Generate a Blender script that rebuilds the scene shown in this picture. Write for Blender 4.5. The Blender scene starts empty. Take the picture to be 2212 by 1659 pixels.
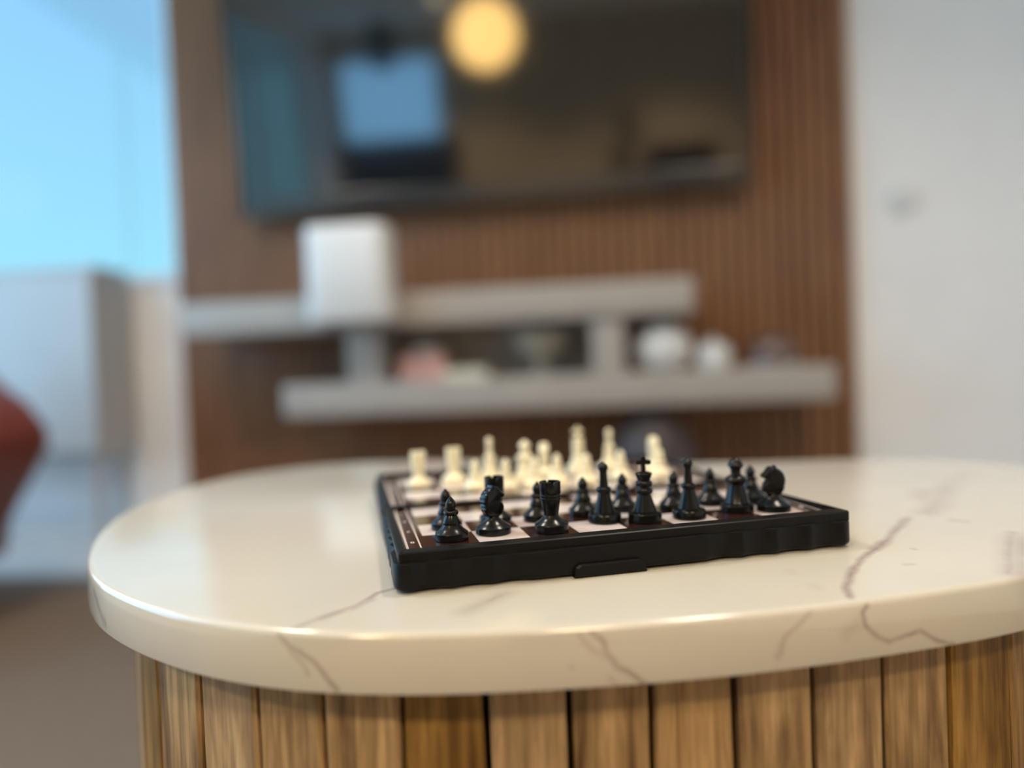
import bpy, bmesh, math, random
from mathutils import Vector, Matrix
random.seed(7)
R = math.radians
scn = bpy.context.scene
COL = scn.collection

# ------------------------------------------------------------------ camera
FPX, PITCH, ROLL = 1568.0, 0.0228, 0.0410        # focal length in pixels of the 2212 px frame
CZ = 0.53
def cam_axes():
    Rt = Vector((1, 0, 0)); U = Vector((0, math.sin(PITCH), math.cos(PITCH)))
    c, s = math.cos(ROLL), math.sin(ROLL)
    X = Rt * c - U * s; Y = Rt * s + U * c
    return X, Y, X.cross(Y)
cd = bpy.data.cameras.new('camera'); cam = bpy.data.objects.new('camera', cd); COL.objects.link(cam)
X, Y, Z = cam_axes()
M = Matrix((X, Y, Z)).transposed().to_4x4(); M.translation = (0, 0, CZ); cam.matrix_world = M
cd.sensor_width = 36; cd.lens = FPX / 2212 * 36; cd.clip_start = 0.02
cd.dof.use_dof = True; cd.dof.focus_distance = 0.274; cd.dof.aperture_fstop = 2.35
scn.camera = cam

# ------------------------------------------------------------------ world (daylight sky) and exposure
w = bpy.data.worlds.new('sky'); scn.world = w; w.use_nodes = True
nt = w.node_tree; bg = nt.nodes['Background']
tc = nt.nodes.new('ShaderNodeTexCoord'); sx = nt.nodes.new('ShaderNodeSeparateXYZ'); cr = nt.nodes.new('ShaderNodeValToRGB')
nt.links.new(tc.outputs['Generated'], sx.inputs[0]); nt.links.new(sx.outputs['Z'], cr.inputs[0]); nt.links.new(cr.outputs[0], bg.inputs[0])
e = cr.color_ramp.elements
e[0].position = 0.02; e[0].color = (0.36, 0.86, 1.0, 1); e[1].position = 0.45; e[1].color = (0.27, 0.58, 0.92, 1)
bg.inputs[1].default_value = 0.61
vs = scn.view_settings
vs.view_transform = 'Standard'; vs.look = 'None'; vs.gamma = 1; vs.use_curve_mapping = False; vs.exposure = 0.60

# ------------------------------------------------------------------ frames: wall frame (s along the TV wall, z up, n towards the camera)
WA = R(6.4); WD = 2.35
EX = Vector((math.cos(WA), -math.sin(WA), 0)); EN = Vector((-math.sin(WA), -math.cos(WA), 0))
def wp(s, n, z): v = Vector((0, WD, 0)) + EX * s + EN * n; v.z = z; return v
# chess board frame
S = 0.02; BX, BY, BZ, BYAW = -1.709 * S, 13.542 * S, CZ - 3.307 * S, 0.2204
def bp(u, v, z=0.0):
    c, s = math.cos(BYAW), math.sin(BYAW)
    return Vector((BX + (u * c - v * s) * S, BY + (u * s + v * c) * S, BZ + z))
BH = 0.0118; ZT = BZ - BH                                     # table top height
def ray(x, y):
    c, s = math.cos(ROLL), math.sin(ROLL); a, b = x - 1106, y - 829.5
    u = c * a - s * b; v = s * a + c * b
    return Vector((u, FPX * math.cos(PITCH) - v * math.sin(PITCH), -(FPX * math.sin(PITCH) + v * math.cos(PITCH)))) / FPX
def onz(x, y, z):
    d = ray(x, y); return Vector((0, 0, CZ)) + d * ((z - CZ) / d.z)

# ------------------------------------------------------------------ lights of the room
def area(name, loc, target, sx_, sy_, power, col, spread=180):
    l = bpy.data.lights.new(name, 'AREA'); l.shape = 'RECTANGLE'; l.size = sx_; l.size_y = sy_; l.energy = power; l.color = col; l.spread = R(spread)
    o = bpy.data.objects.new(name, l); COL.objects.link(o); o.location = loc
    o.rotation_euler = (Vector(target) - Vector(loc)).to_track_quat('-Z', 'Y').to_euler(); return o
SL, SR, NR, CH = -2.3, 2.4, 5.4, 2.62                           # room: left, right, depth, ceiling height
area('daylight', wp(SL - .16, 1.45, 1.375), wp(0, 1.45, 1.375), 2.2, 2.2, 42, (0.31, 0.64, 1.0))
area('daylight', wp(-1.675, NR + .15, 1.65), wp(-1.675, 3, 1.65), 1.0, 1.45, 9, (0.24, 0.56, 1.0))
LAMP = wp(-0.36, 3.00, 2.06)
SPOTS = [(-0.9, 4.3), (1.0, 4.3), (0.9, 1.7), (-1.0, 1.7)]

# ------------------------------------------------------------------ materials
def mat(name, col, rough=0.5, metal=0.0, spec=0.5, coat=0.0, ior=1.45):
    m = bpy.data.materials.new(name); m.use_nodes = True; b = m.node_tree.nodes['Principled BSDF']
    b.inputs['Base Color'].default_value = (*col, 1); b.inputs['Roughness'].default_value = rough
    b.inputs['Metallic'].default_value = metal; b.inputs['Specular IOR Level'].default_value = spec
    b.inputs['Coat Weight'].default_value = coat; b.inputs['IOR'].default_value = ior
    return m
def nodes(m): return m.node_tree.nodes, m.node_tree.links, m.node_tree.nodes['Principled BSDF']
def noisy(m, scale, c1, c2, stretch=(1, 1, 1), bump=0.0, detail=4, per_obj=False, dist=0.0, lo=0.3, hi=0.7):
    N, L, b = nodes(m)
    t = N.new('ShaderNodeTexCoord'); mp = N.new('ShaderNodeMapping'); mp.inputs['Scale'].default_value = stretch
    n = N.new('ShaderNodeTexNoise'); n.inputs['Scale'].default_value = scale; n.inputs['Detail'].default_value = detail; n.inputs['Distortion'].default_value = dist
    r = N.new('ShaderNodeValToRGB'); r.color_ramp.elements[0].color = (*c1, 1); r.color_ramp.elements[1].color = (*c2, 1)
    r.color_ramp.elements[0].position = lo; r.color_ramp.elements[1].position = hi
    if per_obj:
        oi = N.new('ShaderNodeObjectInfo'); ad = N.new('ShaderNodeVectorMath'); ad.operation = 'ADD'
        cm = N.new('ShaderNodeMath'); cm.operation = 'MULTIPLY'; cm.inputs[1].default_value = 37.0
        L.new(oi.outputs['Random'], cm.inputs[0]); L.new(t.outputs['Object'], ad.inputs[0]); L.new(cm.outputs[0], ad.inputs[1]); L.new(ad.outputs[0], mp.inputs['Vector'])
    else: L.new(t.outputs['Object'], mp.inputs['Vector'])
    L.new(mp.outputs[0], n.inputs['Vector']); L.new(n.outputs['Fac'], r.inputs[0]); L.new(r.outputs[0], b.inputs['Base Color'])
    if bump:
        bu = N.new('ShaderNodeBump'); bu.inputs['Strength'].default_value = bump; bu.inputs['Distance'].default_value = 0.001
        L.new(n.outputs['Fac'], bu.inputs['Height']); L.new(bu.outputs[0], b.inputs['Normal'])
    return m
def plain(name, col, rough, var=0.06, scale=40, **k):
    m = mat(name, col, rough, **k)
    return noisy(m, scale, tuple(c * (1 - var) for c in col), tuple(min(1, c * (1 + var)) for c in col))

M_wall = plain('painted wall', (0.90, 0.875, 0.86), 0.7, 0.02, 6)
M_ceil = plain('ceiling paint', (0.80, 0.78, 0.75), 0.8, 0.02, 6)
M_floor = plain('pale polished floor', (0.55, 0.53, 0.51), 0.22, 0.08, 3)
M_rug = plain('taupe rug', (0.15, 0.112, 0.085), 0.95, 0.25, 300)
M_trim = plain('white gloss trim', (0.75, 0.74, 0.72), 0.35, 0.02, 10)
M_cab = plain('white lacquer', (0.47, 0.455, 0.44), 0.35, 0.02, 8)
M_panel = mat('dark walnut slat', (0.2, 0.1, 0.05), 0.42)
noisy(M_panel, 6, (0.20, 0.085, 0.036), (0.31, 0.142, 0.062), (8, 8, 0.6), per_obj=True, detail=5)
M_backing = mat('dark felt backing', (0.045, 0.03, 0.022), 0.9); noisy(M_backing, 200, (0.03, 0.02, 0.015), (0.06, 0.04, 0.03))
M_screen = mat('television glass', (0.006, 0.006, 0.007), 0.075, spec=0.75, ior=1.75)
M_bezel = plain('black satin plastic', (0.02, 0.02, 0.021), 0.3, 0.1, 100)
M_shelf = plain('warm grey shelf laminate', (0.42, 0.38, 0.34), 0.45, 0.04, 20)
M_white = plain('white plastic', (0.76, 0.755, 0.74), 0.4, 0.02, 20)
M_pink = plain('coral pink card', (0.72, 0.40, 0.34), 0.6, 0.05, 30)
M_paper = plain('cream paper', (0.72, 0.68, 0.56), 0.7, 0.03, 30)
M_beige = plain('beige glazed clay', (0.45, 0.41, 0.33), 0.4, 0.05, 30)
M_dark = plain('charcoal glaze', (0.06, 0.045, 0.043), 0.45, 0.1, 30)
M_red = plain('dark red leather', (0.19, 0.04, 0.025), 0.5, 0.15, 60)
M_grey = plain('soft grey plastic', (0.50, 0.48, 0.46), 0.5, 0.03, 20)
M_black = plain('black injection-moulded plastic', (0.0045, 0.0045, 0.0045), 0.22, 0.15, 900, spec=0.36)
M_case = plain('black satin case plastic', (0.006, 0.006, 0.006), 0.36, 0.12, 700, spec=0.16)
M_cream = mat('ivory plastic', (0.86, 0.76, 0.52), 0.35); M_cream.node_tree.nodes['Principled BSDF'].inputs['Subsurface Weight'].default_value = 0.15
M_cream.node_tree.nodes['Principled BSDF'].inputs['Subsurface Radius'].default_value = (0.003, 0.0025, 0.0015)
noisy(M_cream, 400, (0.92, 0.84, 0.60), (0.95, 0.88, 0.66))
M_print = mat('white print', (0.70, 0.62, 0.62), 0.3)
M_core = mat('dark plywood drum', (0.02, 0.013, 0.01), 0.9); noisy(M_core, 50, (0.015, 0.01, 0.008), (0.03, 0.02, 0.015))
M_metal = mat('brushed steel', (0.5, 0.5, 0.5), 0.35, metal=1.0)

def emit(name, col, st):
    m = bpy.data.materials.new(name); m.use_nodes = True; N, L, b = nodes(m)
    b.inputs['Base Color'].default_value = (*col, 1); b.inputs['Emission Color'].default_value = (*col, 1); b.inputs['Emission Strength'].default_value = st
    return m
M_globe = emit('glowing opal glass', (1.0, 0.62, 0.20), 7.0)
M_spot = emit('downlight diffuser', (1.0, 0.78, 0.5), 14.0)

def glass_mat():
    m = bpy.data.materials.new('window glass'); m.use_nodes = True; N, L = m.node_tree.nodes, m.node_tree.links
    N.remove(N['Principled BSDF']); o = N['Material Output']; t = N.new('ShaderNodeBsdfTransparent'); g = N.new('ShaderNodeBsdfGlossy'); g.inputs['Roughness'].default_value = 0.02
    f = N.new('ShaderNodeFresnel'); mx = N.new('ShaderNodeMixShader'); ge = N.new('ShaderNodeNewGeometry'); iv = N.new('ShaderNodeMath'); iv.operation = 'SUBTRACT'; iv.inputs[0].default_value = 1; L.new(ge.outputs['Backfacing'], iv.inputs[1]); pr_ = N.new('ShaderNodeMath'); pr_.operation = 'MULTIPLY'; L.new(f.outputs[0], pr_.inputs[0]); L.new(iv.outputs[0], pr_.inputs[1])
    L.new(pr_.outputs[0], mx.inputs[0]); L.new(t.outputs[0], mx.inputs[1]); L.new(g.outputs[0], mx.inputs[2]); L.new(mx.outputs[0], o.inputs[0])
    return m
M_glass = glass_mat()

def wood_slat():
    m = mat('reclaimed oak slat', (0.3, 0.2, 0.1), 0.55, spec=0.35); N, L, b = nodes(m)
    t = N.new('ShaderNodeTexCoord'); oi = N.new('ShaderNodeObjectInfo'); k = N.new('ShaderNodeMath'); k.operation = 'MULTIPLY'; k.inputs[1].default_value = 53.0
    ad = N.new('ShaderNodeVectorMath'); ad.operation = 'ADD'; L.new(oi.outputs['Random'], k.inputs[0]); L.new(t.outputs['Object'], ad.inputs[0]); L.new(k.outputs[0], ad.inputs[1])
    def ns(sc, st, det, dist=0.0, rough=0.6):
        mp = N.new('ShaderNodeMapping'); mp.inputs['Scale'].default_value = st; n = N.new('ShaderNodeTexNoise'); n.inputs['Scale'].default_value = sc
        n.inputs['Detail'].default_value = det; n.inputs['Distortion'].default_value = dist; n.inputs['Roughness'].default_value = rough
        L.new(ad.outputs[0], mp.inputs[0]); L.new(mp.outputs[0], n.inputs[0]); return n
    n1 = ns(120, (1, 1, 0.10), 6, 0.6); n2 = ns(25, (1, 1, 0.22), 3, 1.2); n3 = ns(420, (1, 1, 0.05), 3)
    r1 = N.new('ShaderNodeValToRGB'); el = r1.color_ramp.elements
    el[0].position = 0.37; el[0].color = (0.13, 0.065, 0.02, 1); el[1].position = 0.64; el[1].color = (0.60, 0.39, 0.165, 1)
    x = el.new(0.5); x.color = (0.34, 0.205, 0.078, 1)
    mxn = N.new('ShaderNodeMix'); mxn.data_type = 'FLOAT'; mxn.inputs[0].default_value = 0.5
    L.new(n1.outputs['Fac'], mxn.inputs[2]); L.new(n2.outputs['Fac'], mxn.inputs[3]); L.new(mxn.outputs[0], r1.inputs[0])
    r2 = N.new('ShaderNodeValToRGB'); r2.color_ramp.elements[0].position = 0.35; r2.color_ramp.elements[0].color = (0.62, 0.58, 0.54, 1); r2.color_ramp.elements[1].position = 0.6; r2.color_ramp.elements[1].color = (1.05, 1.03, 1, 1)
    L.new(n3.outputs['Fac'], r2.inputs[0])
    mm = N.new('ShaderNodeMix'); mm.data_type = 'RGBA'; mm.blend_type = 'MULTIPLY'; mm.inputs[0].default_value = 0.8
    L.new(r1.outputs[0], mm.inputs[6]); L.new(r2.outputs[0], mm.inputs[7])
    # each board a slightly different tone
    hv = N.new('ShaderNodeHueSaturation'); mr = N.new('ShaderNodeMapRange'); mr.inputs[3].default_value = 0.72; mr.inputs[4].default_value = 1.04
    ms = N.new('ShaderNodeMapRange'); ms.inputs[3].default_value = 1.15; ms.inputs[4].default_value = 0.85
    L.new(oi.outputs['Random'], mr.inputs[0]); L.new(mr.outputs[0], hv.inputs['Value']); L.new(oi.outputs['Random'], ms.inputs[0]); L.new(ms.outputs[0], hv.inputs['Saturation'])
    L.new(mm.outputs[2], hv.inputs['Color']); L.new(hv.outputs[0], b.inputs['Base Color'])
    bu = N.new('ShaderNodeBump'); bu.inputs['Strength'].default_value = 0.7; bu.inputs['Distance'].default_value = 0.0008
    L.new(mxn.outputs[0], bu.inputs['Height']); L.new(bu.outputs[0], b.inputs['Normal'])
    return m
M_slat = wood_slat()

# ------------------------------------------------------------------ mesh helpers
def link(name, bm, m, parent=None, loc=None, rot=None, smooth=None):
    me = bpy.data.meshes.new(name); bm.normal_update(); bm.to_mesh(me); bm.free()
    o = bpy.data.objects.new(name, me); COL.objects.link(o)
    if m: me.materials.append(m)
    if smooth is not None:
        for p in me.polygons: p.use_smooth = True
        me.set_sharp_from_angle(angle=smooth)
    if parent: o.parent = parent
    if loc is not None: o.location = loc
    if rot is not None: o.rotation_euler = rot
    return o
def empty(name, loc, rz=0.0, label=None, cat=None, group=None):
    o = bpy.data.objects.new(name, None); COL.objects.link(o); o.location = loc; o.rotation_euler = (0, 0, rz); o.empty_display_size = 0.02
    if label: tag(o, label, cat, group)
    return o
def tag(o, label, cat, group=None):
    o['label'] = label; o['category'] = cat
    if group: o['group'] = group
    return o
def box(bm, x0, x1, y0, y1, z0, z1, bev=0.0, seg=2):
    vs_ = [bm.verts.new((x, y, z)) for z in (z0, z1) for y in (y0, y1) for x in (x0, x1)]
    fs = [(0, 2, 3, 1), (4, 5, 7, 6), (0, 1, 5, 4), (2, 6, 7, 3), (0, 4, 6, 2), (1, 3, 7, 5)]
    f = [bm.faces.new([vs_[i] for i in q]) for q in fs]
    if bev:
        es = list({ed for q in f for ed in q.edges})
        bmesh.ops.bevel(bm, geom=es, offset=bev, segments=seg, affect='EDGES', profile=0.5)
    return bm
def boxm(*a, **k): return box(bmesh.new(), *a, **k)
def lathe(prof, n=48, bm=None, cx=0, cy=0):
    bm = bm or bmesh.new(); rings = []
    for r, z in prof:
        if r < 1e-7: rings.append([bm.verts.new((cx, cy, z))])
        else: rings.append([bm.verts.new((cx + r * math.cos(2 * math.pi * i / n), cy + r * math.sin(2 * math.pi * i / n), z)) for i in range(n)])
    for a, b in zip(rings, rings[1:]):
        for i in range(n):
            j = (i + 1) % n
            if len(a) == 1 and len(b) == 1: continue
            if len(a) == 1: bm.faces.new((a[0], b[j], b[i]))
            elif len(b) == 1: bm.faces.new((a[i], a[j], b[0]))
            else: bm.faces.new((a[i], a[j], b[j], b[i]))
    bmesh.ops.recalc_face_normals(bm, faces=bm.faces)
    return bm
def ring_stack(rings, cap=True, bm=None):
    """rings: list of lists of 3D points with equal count"""
    bm = bm or bmesh.new(); V = [[bm.verts.new(p) for p in r] for r in rings]; n = len(V[0])
    for a, b in zip(V, V[1:]):
        for i in range(n):
            j = (i + 1) % n; bm.faces.new((a[i], a[j], b[j], b[i]))
    if cap:
        bm.faces.new(V[0][::-1]); bm.faces.new(V[-1])
    bmesh.ops.recalc_face_normals(bm, faces=bm.faces)
    return bm
def pnormals(P):
    out = []; n = len(P)
    for i in range(n):
        a, b = P[i - 1], P[(i + 1) % n]; t = Vector((b[0] - a[0], b[1] - a[1])).normalized(); out.append(Vector((t.y, -t.x)))
    return out
def offs(P, N, d): return [(p[0] + q.x * d, p[1] + q.y * d) for p, q in zip(P, N)]
def resamp(P, n):
    Q = list(P) + [P[0]]; s = [0.0]
    for a, b in zip(Q, Q[1:]): s.append(s[-1] + math.dist(a, b))
    out = []; k = 0
    for i in range(n):
        t = s[-1] * i / n
        while s[k + 1] < t: k += 1
        f = (t - s[k]) / max(1e-12, s[k + 1] - s[k]); a, b = Q[k], Q[k + 1]
        out.append((a[0] + (b[0] - a[0]) * f, a[1] + (b[1] - a[1]) * f))
    return out
def structure(o): o['kind'] = 'structure'; return o
ROTW = (0, 0, -WA)
# wall-frame objects: local x = s, local y = -n (towards the wall is +y), z up
def wlink(name, bm, m, parent=None, smooth=None): return link(name, bm, m, parent, loc=(0, WD, 0), rot=ROTW, smooth=smooth)

# ------------------------------------------------------------------ the room
structure(wlink('floor', boxm(SL - .1, SR + .1, -NR - .1, 0.1, -0.1, 0.0), M_floor))
structure(wlink('ceiling', boxm(SL - .1, SR + .1, -NR - .1, 0.1, CH, CH + 0.1), M_ceil))
def wall_with_hole(name, axis, pos, a0, a1, hole=None, t=0.1, m=None):
    """axis 'x': wall along s at y=pos..pos+t ; axis 'y': wall along y at x=pos..pos+t; hole (h0,h1,z0,z1)"""
    bm = bmesh.new()
    def b(p0, p1, z0, z1):
        if p1 - p0 < 1e-6 or z1 - z0 < 1e-6: return
        if axis == 'x': box(bm, p0, p1, pos, pos + t, z0, z1)
        else: box(bm, pos, pos + t, p0, p1, z0, z1)
    if hole:
        h0, h1, z0, z1 = hole
        b(a0, h0, 0, CH); b(h1, a1, 0, CH); b(h0, h1, 0, z0); b(h0, h1, z1, CH)
    else: b(a0, a1, 0, CH)
    return structure(wlink(name, bm, m or M_wall))
W1 = (-2.24, -1.125, 0.872, 2.45)
wall_with_hole('wall_back', 'x', 0.0, SL, SR, W1)
wall_with_hole('wall_left', 'y', SL - .1, -NR, 0.0, (-4.9, -0.35, 0.25, 2.5))
wall_with_hole('wall_right', 'y', SR, -NR, 0.0)
wall_with_hole('wall_front', 'x', -NR - .1, SL, SR, (-2.2, -1.15, 0.9, 2.4), m=plain('taupe wall paint', (0.52, 0.42, 0.30), 0.8, 0.03, 6))
def window(name, axis, pos, h0, h1, z0, z1, bars=0, t=0.06, fw=0.03):
    root = structure(empty(name, (0, WD, 0), -WA))
    def bx(bm, p0, p1, q0, q1, a, b):
        if axis == 'x': box(bm, p0, p1, pos + q0, pos + q1, a, b, 0.003)
        else: box(bm, pos + q0, pos + q1, p0, p1, a, b, 0.003)
    bm = bmesh.new()
    bx(bm, h0, h0 + fw, 0.01, t, z0, z1); bx(bm, h1 - fw, h1, 0.01, t, z0, z1); bx(bm, h0 + fw, h1 - fw, 0.01, t, z0, z0 + fw); bx(bm, h0 + fw, h1 - fw, 0.01, t, z1 - fw, z1)
    link('window_frame', bm, M_trim, root)
    n = bars + 1; wd = (h1 - h0 - 2 * fw) / n
    for i in range(bars):
        bm = bmesh.new(); c = h0 + fw + wd * (i + 1); bx(bm, c - 0.015, c + 0.015, 0.01, t, z0 + fw, z1 - fw); link('mullion', bm, M_trim, root)
    for i in range(n):
        a = h0 + fw + wd * i; bm = bmesh.new(); bx(bm, a + (0.015 if i else 0), a + wd - (0.015 if i < n - 1 else 0), 0.033, 0.037, z0 + fw, z1 - fw); link('pane', bm, M_glass, root)
    return root
w1 = window('window_1', 'x', 0.02, *W1)
link('window_sill', boxm(W1[0], W1[1], -0.008, 0.03, 0.85, 0.872, 0.003), M_trim, w1)
window('window_2', 'y', SL - .1, -4.9, -0.35, 0.25, 2.5, bars=3)
window('window_3', 'x', -NR - .1, -2.2, -1.15, 0.9, 2.4)
for nm, loc, tgt, a, b in [('daylight_portal_back', wp((W1[0] + W1[1]) / 2, -0.11, 1.66), wp((W1[0] + W1[1]) / 2, 1, 1.66), W1[1] - W1[0], 1.58),
                           ('daylight_portal_left', wp(SL - .11, 2.625, 1.375), wp(0, 2.625, 1.375), 4.55, 2.25),
                           ('daylight_portal_rear', wp(-1.675, NR + .11, 1.65), wp(-1.675, 3, 1.65), 1.05, 1.5)]:
    o = area(nm, loc, tgt, a, b, 1, (1, 1, 1)); o.data.cycles.is_portal = True
for side, x0, x1 in (('left', SL, W1[1] + 0.02), ('right', 1.09, SR)):
    structure(wlink('baseboard_' + side, boxm(x0, x1, -0.014, 0.0, 0.0, 0.09, 0.003), M_trim))

# slatted panel behind the television
pr = empty('slat_wall_panel', (0, WD, 0), -WA, 'dark walnut wall panel of narrow vertical slats behind the television', 'wall panel')
P0, P1 = -1.115, 1.063
link('backing_board', boxm(P0, P1, -0.012, -0.0005, 0.0, CH - .002), M_backing, pr)
NS = 54; pw = (P1 - P0) / NS
bmm = boxm(-pw / 2 + 0.005, pw / 2 - 0.005, -0.03, -0.012, 0.0, CH - .002, 0.0025, 1)
first = link('slat', bmm, M_panel, pr, loc=(P0 + pw / 2, 0, 0))
for i in range(1, NS):
    o = bpy.data.objects.new('slat', first.data); COL.objects.link(o); o.parent = pr; o.location = (P0 + pw * (i + 0.5), 0, 0)

# television, tilted a little downwards on its bracket
TZ0, TZ1, TS0, TS1 = 1.047, 1.985, -0.832, 0.748
tv = empty('television', wp((TS0 + TS1) / 2, 0.03, TZ0), -WA, 'large black wall-mounted television reflecting a glowing round lamp', 'television')
TW = TS1 - TS0; TH = TZ1 - TZ0; TILT = R(7)
def tvp(name, bm, m, smooth=None):
    o = link(name, bm, m, tv, loc=(0, -0.045, 0.0), rot=(TILT, 0, 0), smooth=smooth); return o
tvp('back_housing', boxm(-TW / 2 + .01, TW / 2 - .01, -0.02, 0.012, 0.01, TH - .01, 0.004), M_bezel)
tvp('screen', boxm(-TW / 2 + .012, TW / 2 - .012, -0.0235, -0.02, 0.062, TH - .012), M_screen)
bm = bmesh.new()
box(bm, -TW / 2, -TW / 2 + .012, -0.026, 0.0, 0, TH, 0.002); box(bm, TW / 2 - .012, TW / 2, -0.026, 0.0, 0, TH, 0.002); box(bm, -TW / 2 + .012, TW / 2 - .012, -0.026, 0.0, TH - .012, TH, 0.002)
tvp('bezel', bm, M_bezel)
M_lip = mat('glossy dark grey plastic', (0.045, 0.04, 0.037), 0.16, spec=0.9); noisy(M_lip, 100, (0.04, 0.036, 0.033), (0.05, 0.045, 0.04))
tvp('bottom_bezel', boxm(-TW / 2 + .012, TW / 2 - .012, -0.027, 0.0, 0, 0.062, 0.003), M_lip)
link('wall_bracket', boxm(-0.25, 0.25, -0.04, 0.0, 0.25, 0.65, 0.003), M_metal, tv)

# floating console shelves
def rbox(x0, x1, y0, y1, z0, z1, r, axis='z', seg=6, bev=0.004):
    """box whose two corners (plan view, front) are rounded with radius r"""
    P = []
    def arc(cx, cy, a0):
        for i in range(seg + 1):
            a = a0 + math.pi / 2 * i / seg; P.append((cx + r * math.cos(a), cy + r * math.sin(a)))
    arc(x0 + r, y0 + r, math.pi); arc(x1 - r, y0 + r, 1.5 * math.pi); P.append((x1, y1)); P.append((x0, y1))
    N = [Vector(((x0 + x1) / 2 - p[0], (y0 + y1) / 2 - p[1])).normalized() for p in P]
    ins = [(p[0] + n.x * bev, p[1] + n.y * bev) for p, n in zip(P, N)]
    return ring_stack([[(a, b, z0) for a, b in ins], [(a, b, z0 + bev) for a, b in P], [(a, b, z1 - bev) for a, b in P], [(a, b, z1) for a, b in ins]])
con = empty('floating_console', wp(0, 0.03, 0.41), -WA, 'pale grey two-level floating media console under the television', 'shelf')
cz = 0.41
def cl(name, x0, x1, y0, y1, z0, z1, r=0.02): return link(name, rbox(x0, x1, y0, y1, z0 - cz, z1 - cz, r), M_shelf, con, smooth=R(35))
cl('upper_shelf', -0.944, 0.545, -0.285, 0.0, 0.662, 0.755)
cl('lower_shelf', -0.640, 0.912, -0.285, 0.0, 0.412, 0.503)
cl('divider', -0.443, -0.345, -0.27, 0.0, 0.503, 0.662, 0.005)
cl('divider', 0.262, 0.352, -0.27, 0.0, 0.503, 0.662, 0.005)
cl('back_board', -0.345, 0.262, -0.02, 0.0, 0.503, 0.662, 0.002)

# things on the console
t = empty('speaker', wp(-0.398, 0.316, 0.755), -WA, 'white rounded box-shaped speaker hooked over the front of the upper shelf', 'speaker')
link('body', rbox(-0.115, 0.115, -0.105, -0.001, -0.078, 0.182, 0.03), M_white, t, smooth=R(35))
link('hook', boxm(-0.08, 0.08, -0.002, 0.11, 0.0005, 0.006, 0.001), M_grey, t)
t = empty('gift_box', wp(-0.235, 0.20, 0.503), -WA, 'pink box on the lower shelf beside the left divider', 'box')
link('body', boxm(-0.065, 0.065, -0.06, 0.05, 0, 0.055, 0.004), M_pink, t); link('lid', boxm(-0.068, 0.068, -0.063, 0.053, 0.055, 0.068, 0.003), M_pink, t)
t = empty('tissue_pack', wp(-0.232, 0.20, 0.571), -WA, 'greyish crumpled pack lying on top of the pink box', 'pack')
bm = bmesh.new(); bmesh.ops.create_icosphere(bm, subdivisions=3, radius=1)
for v in bm.verts: v.co = Vector((v.co.x * .05, v.co.y * .035, max(0, v.co.z + .55) * .028 * (1 + .25 * math.sin(9 * v.co.x + 5 * v.co.y))))
link('pouch', bm, M_grey, t, smooth=R(60))
t = empty('notebook', wp(-0.105, 0.235, 0.503), -WA, 'cream notebook lying flat on the lower shelf beside the pink box', 'book')
link('pages', boxm(-0.06, 0.06, -0.04, 0.10, 0.003, 0.025), M_paper, t); link('cover', boxm(-0.063, 0.063, -0.043, 0.103, 0.025, 0.029, 0.001), M_paper, t); link('cover', boxm(-0.063, 0.063, -0.043, 0.103, 0, 0.003, 0.001), M_paper, t)
t = empty('bowl', wp(0.110, 0.16, 0.503), -WA, 'beige footed bowl on the lower shelf beside the right divider', 'bowl')
link('dish', lathe([(0, 0.055), (0.03, 0.058), (0.065, 0.085), (0.085, 0.13), (0.09, 0.13), (0.07, 0.078), (0.035, 0.045), (0, 0.042)]), M_beige, t, smooth=R(40))
link('foot', lathe([(0, 0), (0.04, 0), (0.042, 0.008), (0.02, 0.02), (0.018, 0.044), (0, 0.044)]), M_beige, t, smooth=R(40))
t = empty('round_vase', wp(0.462, 0.20, 0.503), -WA, 'white ball-shaped vase right of the right divider, tallest thing on that shelf end', 'vase')
link('body', lathe([(0, 0.0), (0.045, 0.0), (0.07, 0.02), (0.083, 0.06), (0.075, 0.1), (0.05, 0.122), (0.03, 0.128), (0.027, 0.123), (0.045, 0.115), (0.068, 0.09), (0.07, 0.05), (0.04, 0.012), (0, 0.01)]), M_white, t, smooth=R(50))
link('rim', lathe([(0.026, 0.126), (0.033, 0.126), (0.033, 0.133), (0.026, 0.133), (0.026, 0.126)]), M_white, t, smooth=R(50))
t = empty('lidded_pot', wp(0.605, 0.20, 0.503), -WA, 'small white lidded pot beside the ball-shaped vase', 'pot')
link('body', lathe([(0, 0), (0.04, 0), (0.05, 0.015), (0.05, 0.045), (0.045, 0.055), (0, 0.055)]), M_white, t, smooth=R(40))
link('lid', lathe([(0, 0.055), (0.047, 0.055), (0.045, 0.062), (0.02, 0.075), (0.008, 0.078), (0.01, 0.088), (0, 0.09)]), M_white, t, smooth=R(40))
M_haze = mat('smoked brown glass', (0.40, 0.27, 0.22), 0.15); M_haze.node_tree.nodes['Principled BSDF'].inputs['Transmission Weight'].default_value = 0.75; noisy(M_haze, 20, (0.40, 0.27, 0.22), (0.45, 0.31, 0.26))
t = empty('glass_cloche', wp(0.775, 0.17, 0.503), -WA, 'faint brownish glass dome near the right end of the lower shelf', 'dome')
link('dome', lathe([(0.07, 0.006), (0.07, 0.03), (0.062, 0.06), (0.04, 0.085), (0, 0.093), (0, 0.091), (0.038, 0.083), (0.06, 0.058), (0.068, 0.03), (0.068, 0.006), (0.07, 0.006)]), M_haze, t, smooth=R(50))
link('plate', lathe([(0, 0), (0.078, 0), (0.08, 0.004), (0.078, 0.006), (0, 0.006)]), M_grey, t, smooth=R(40))
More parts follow.
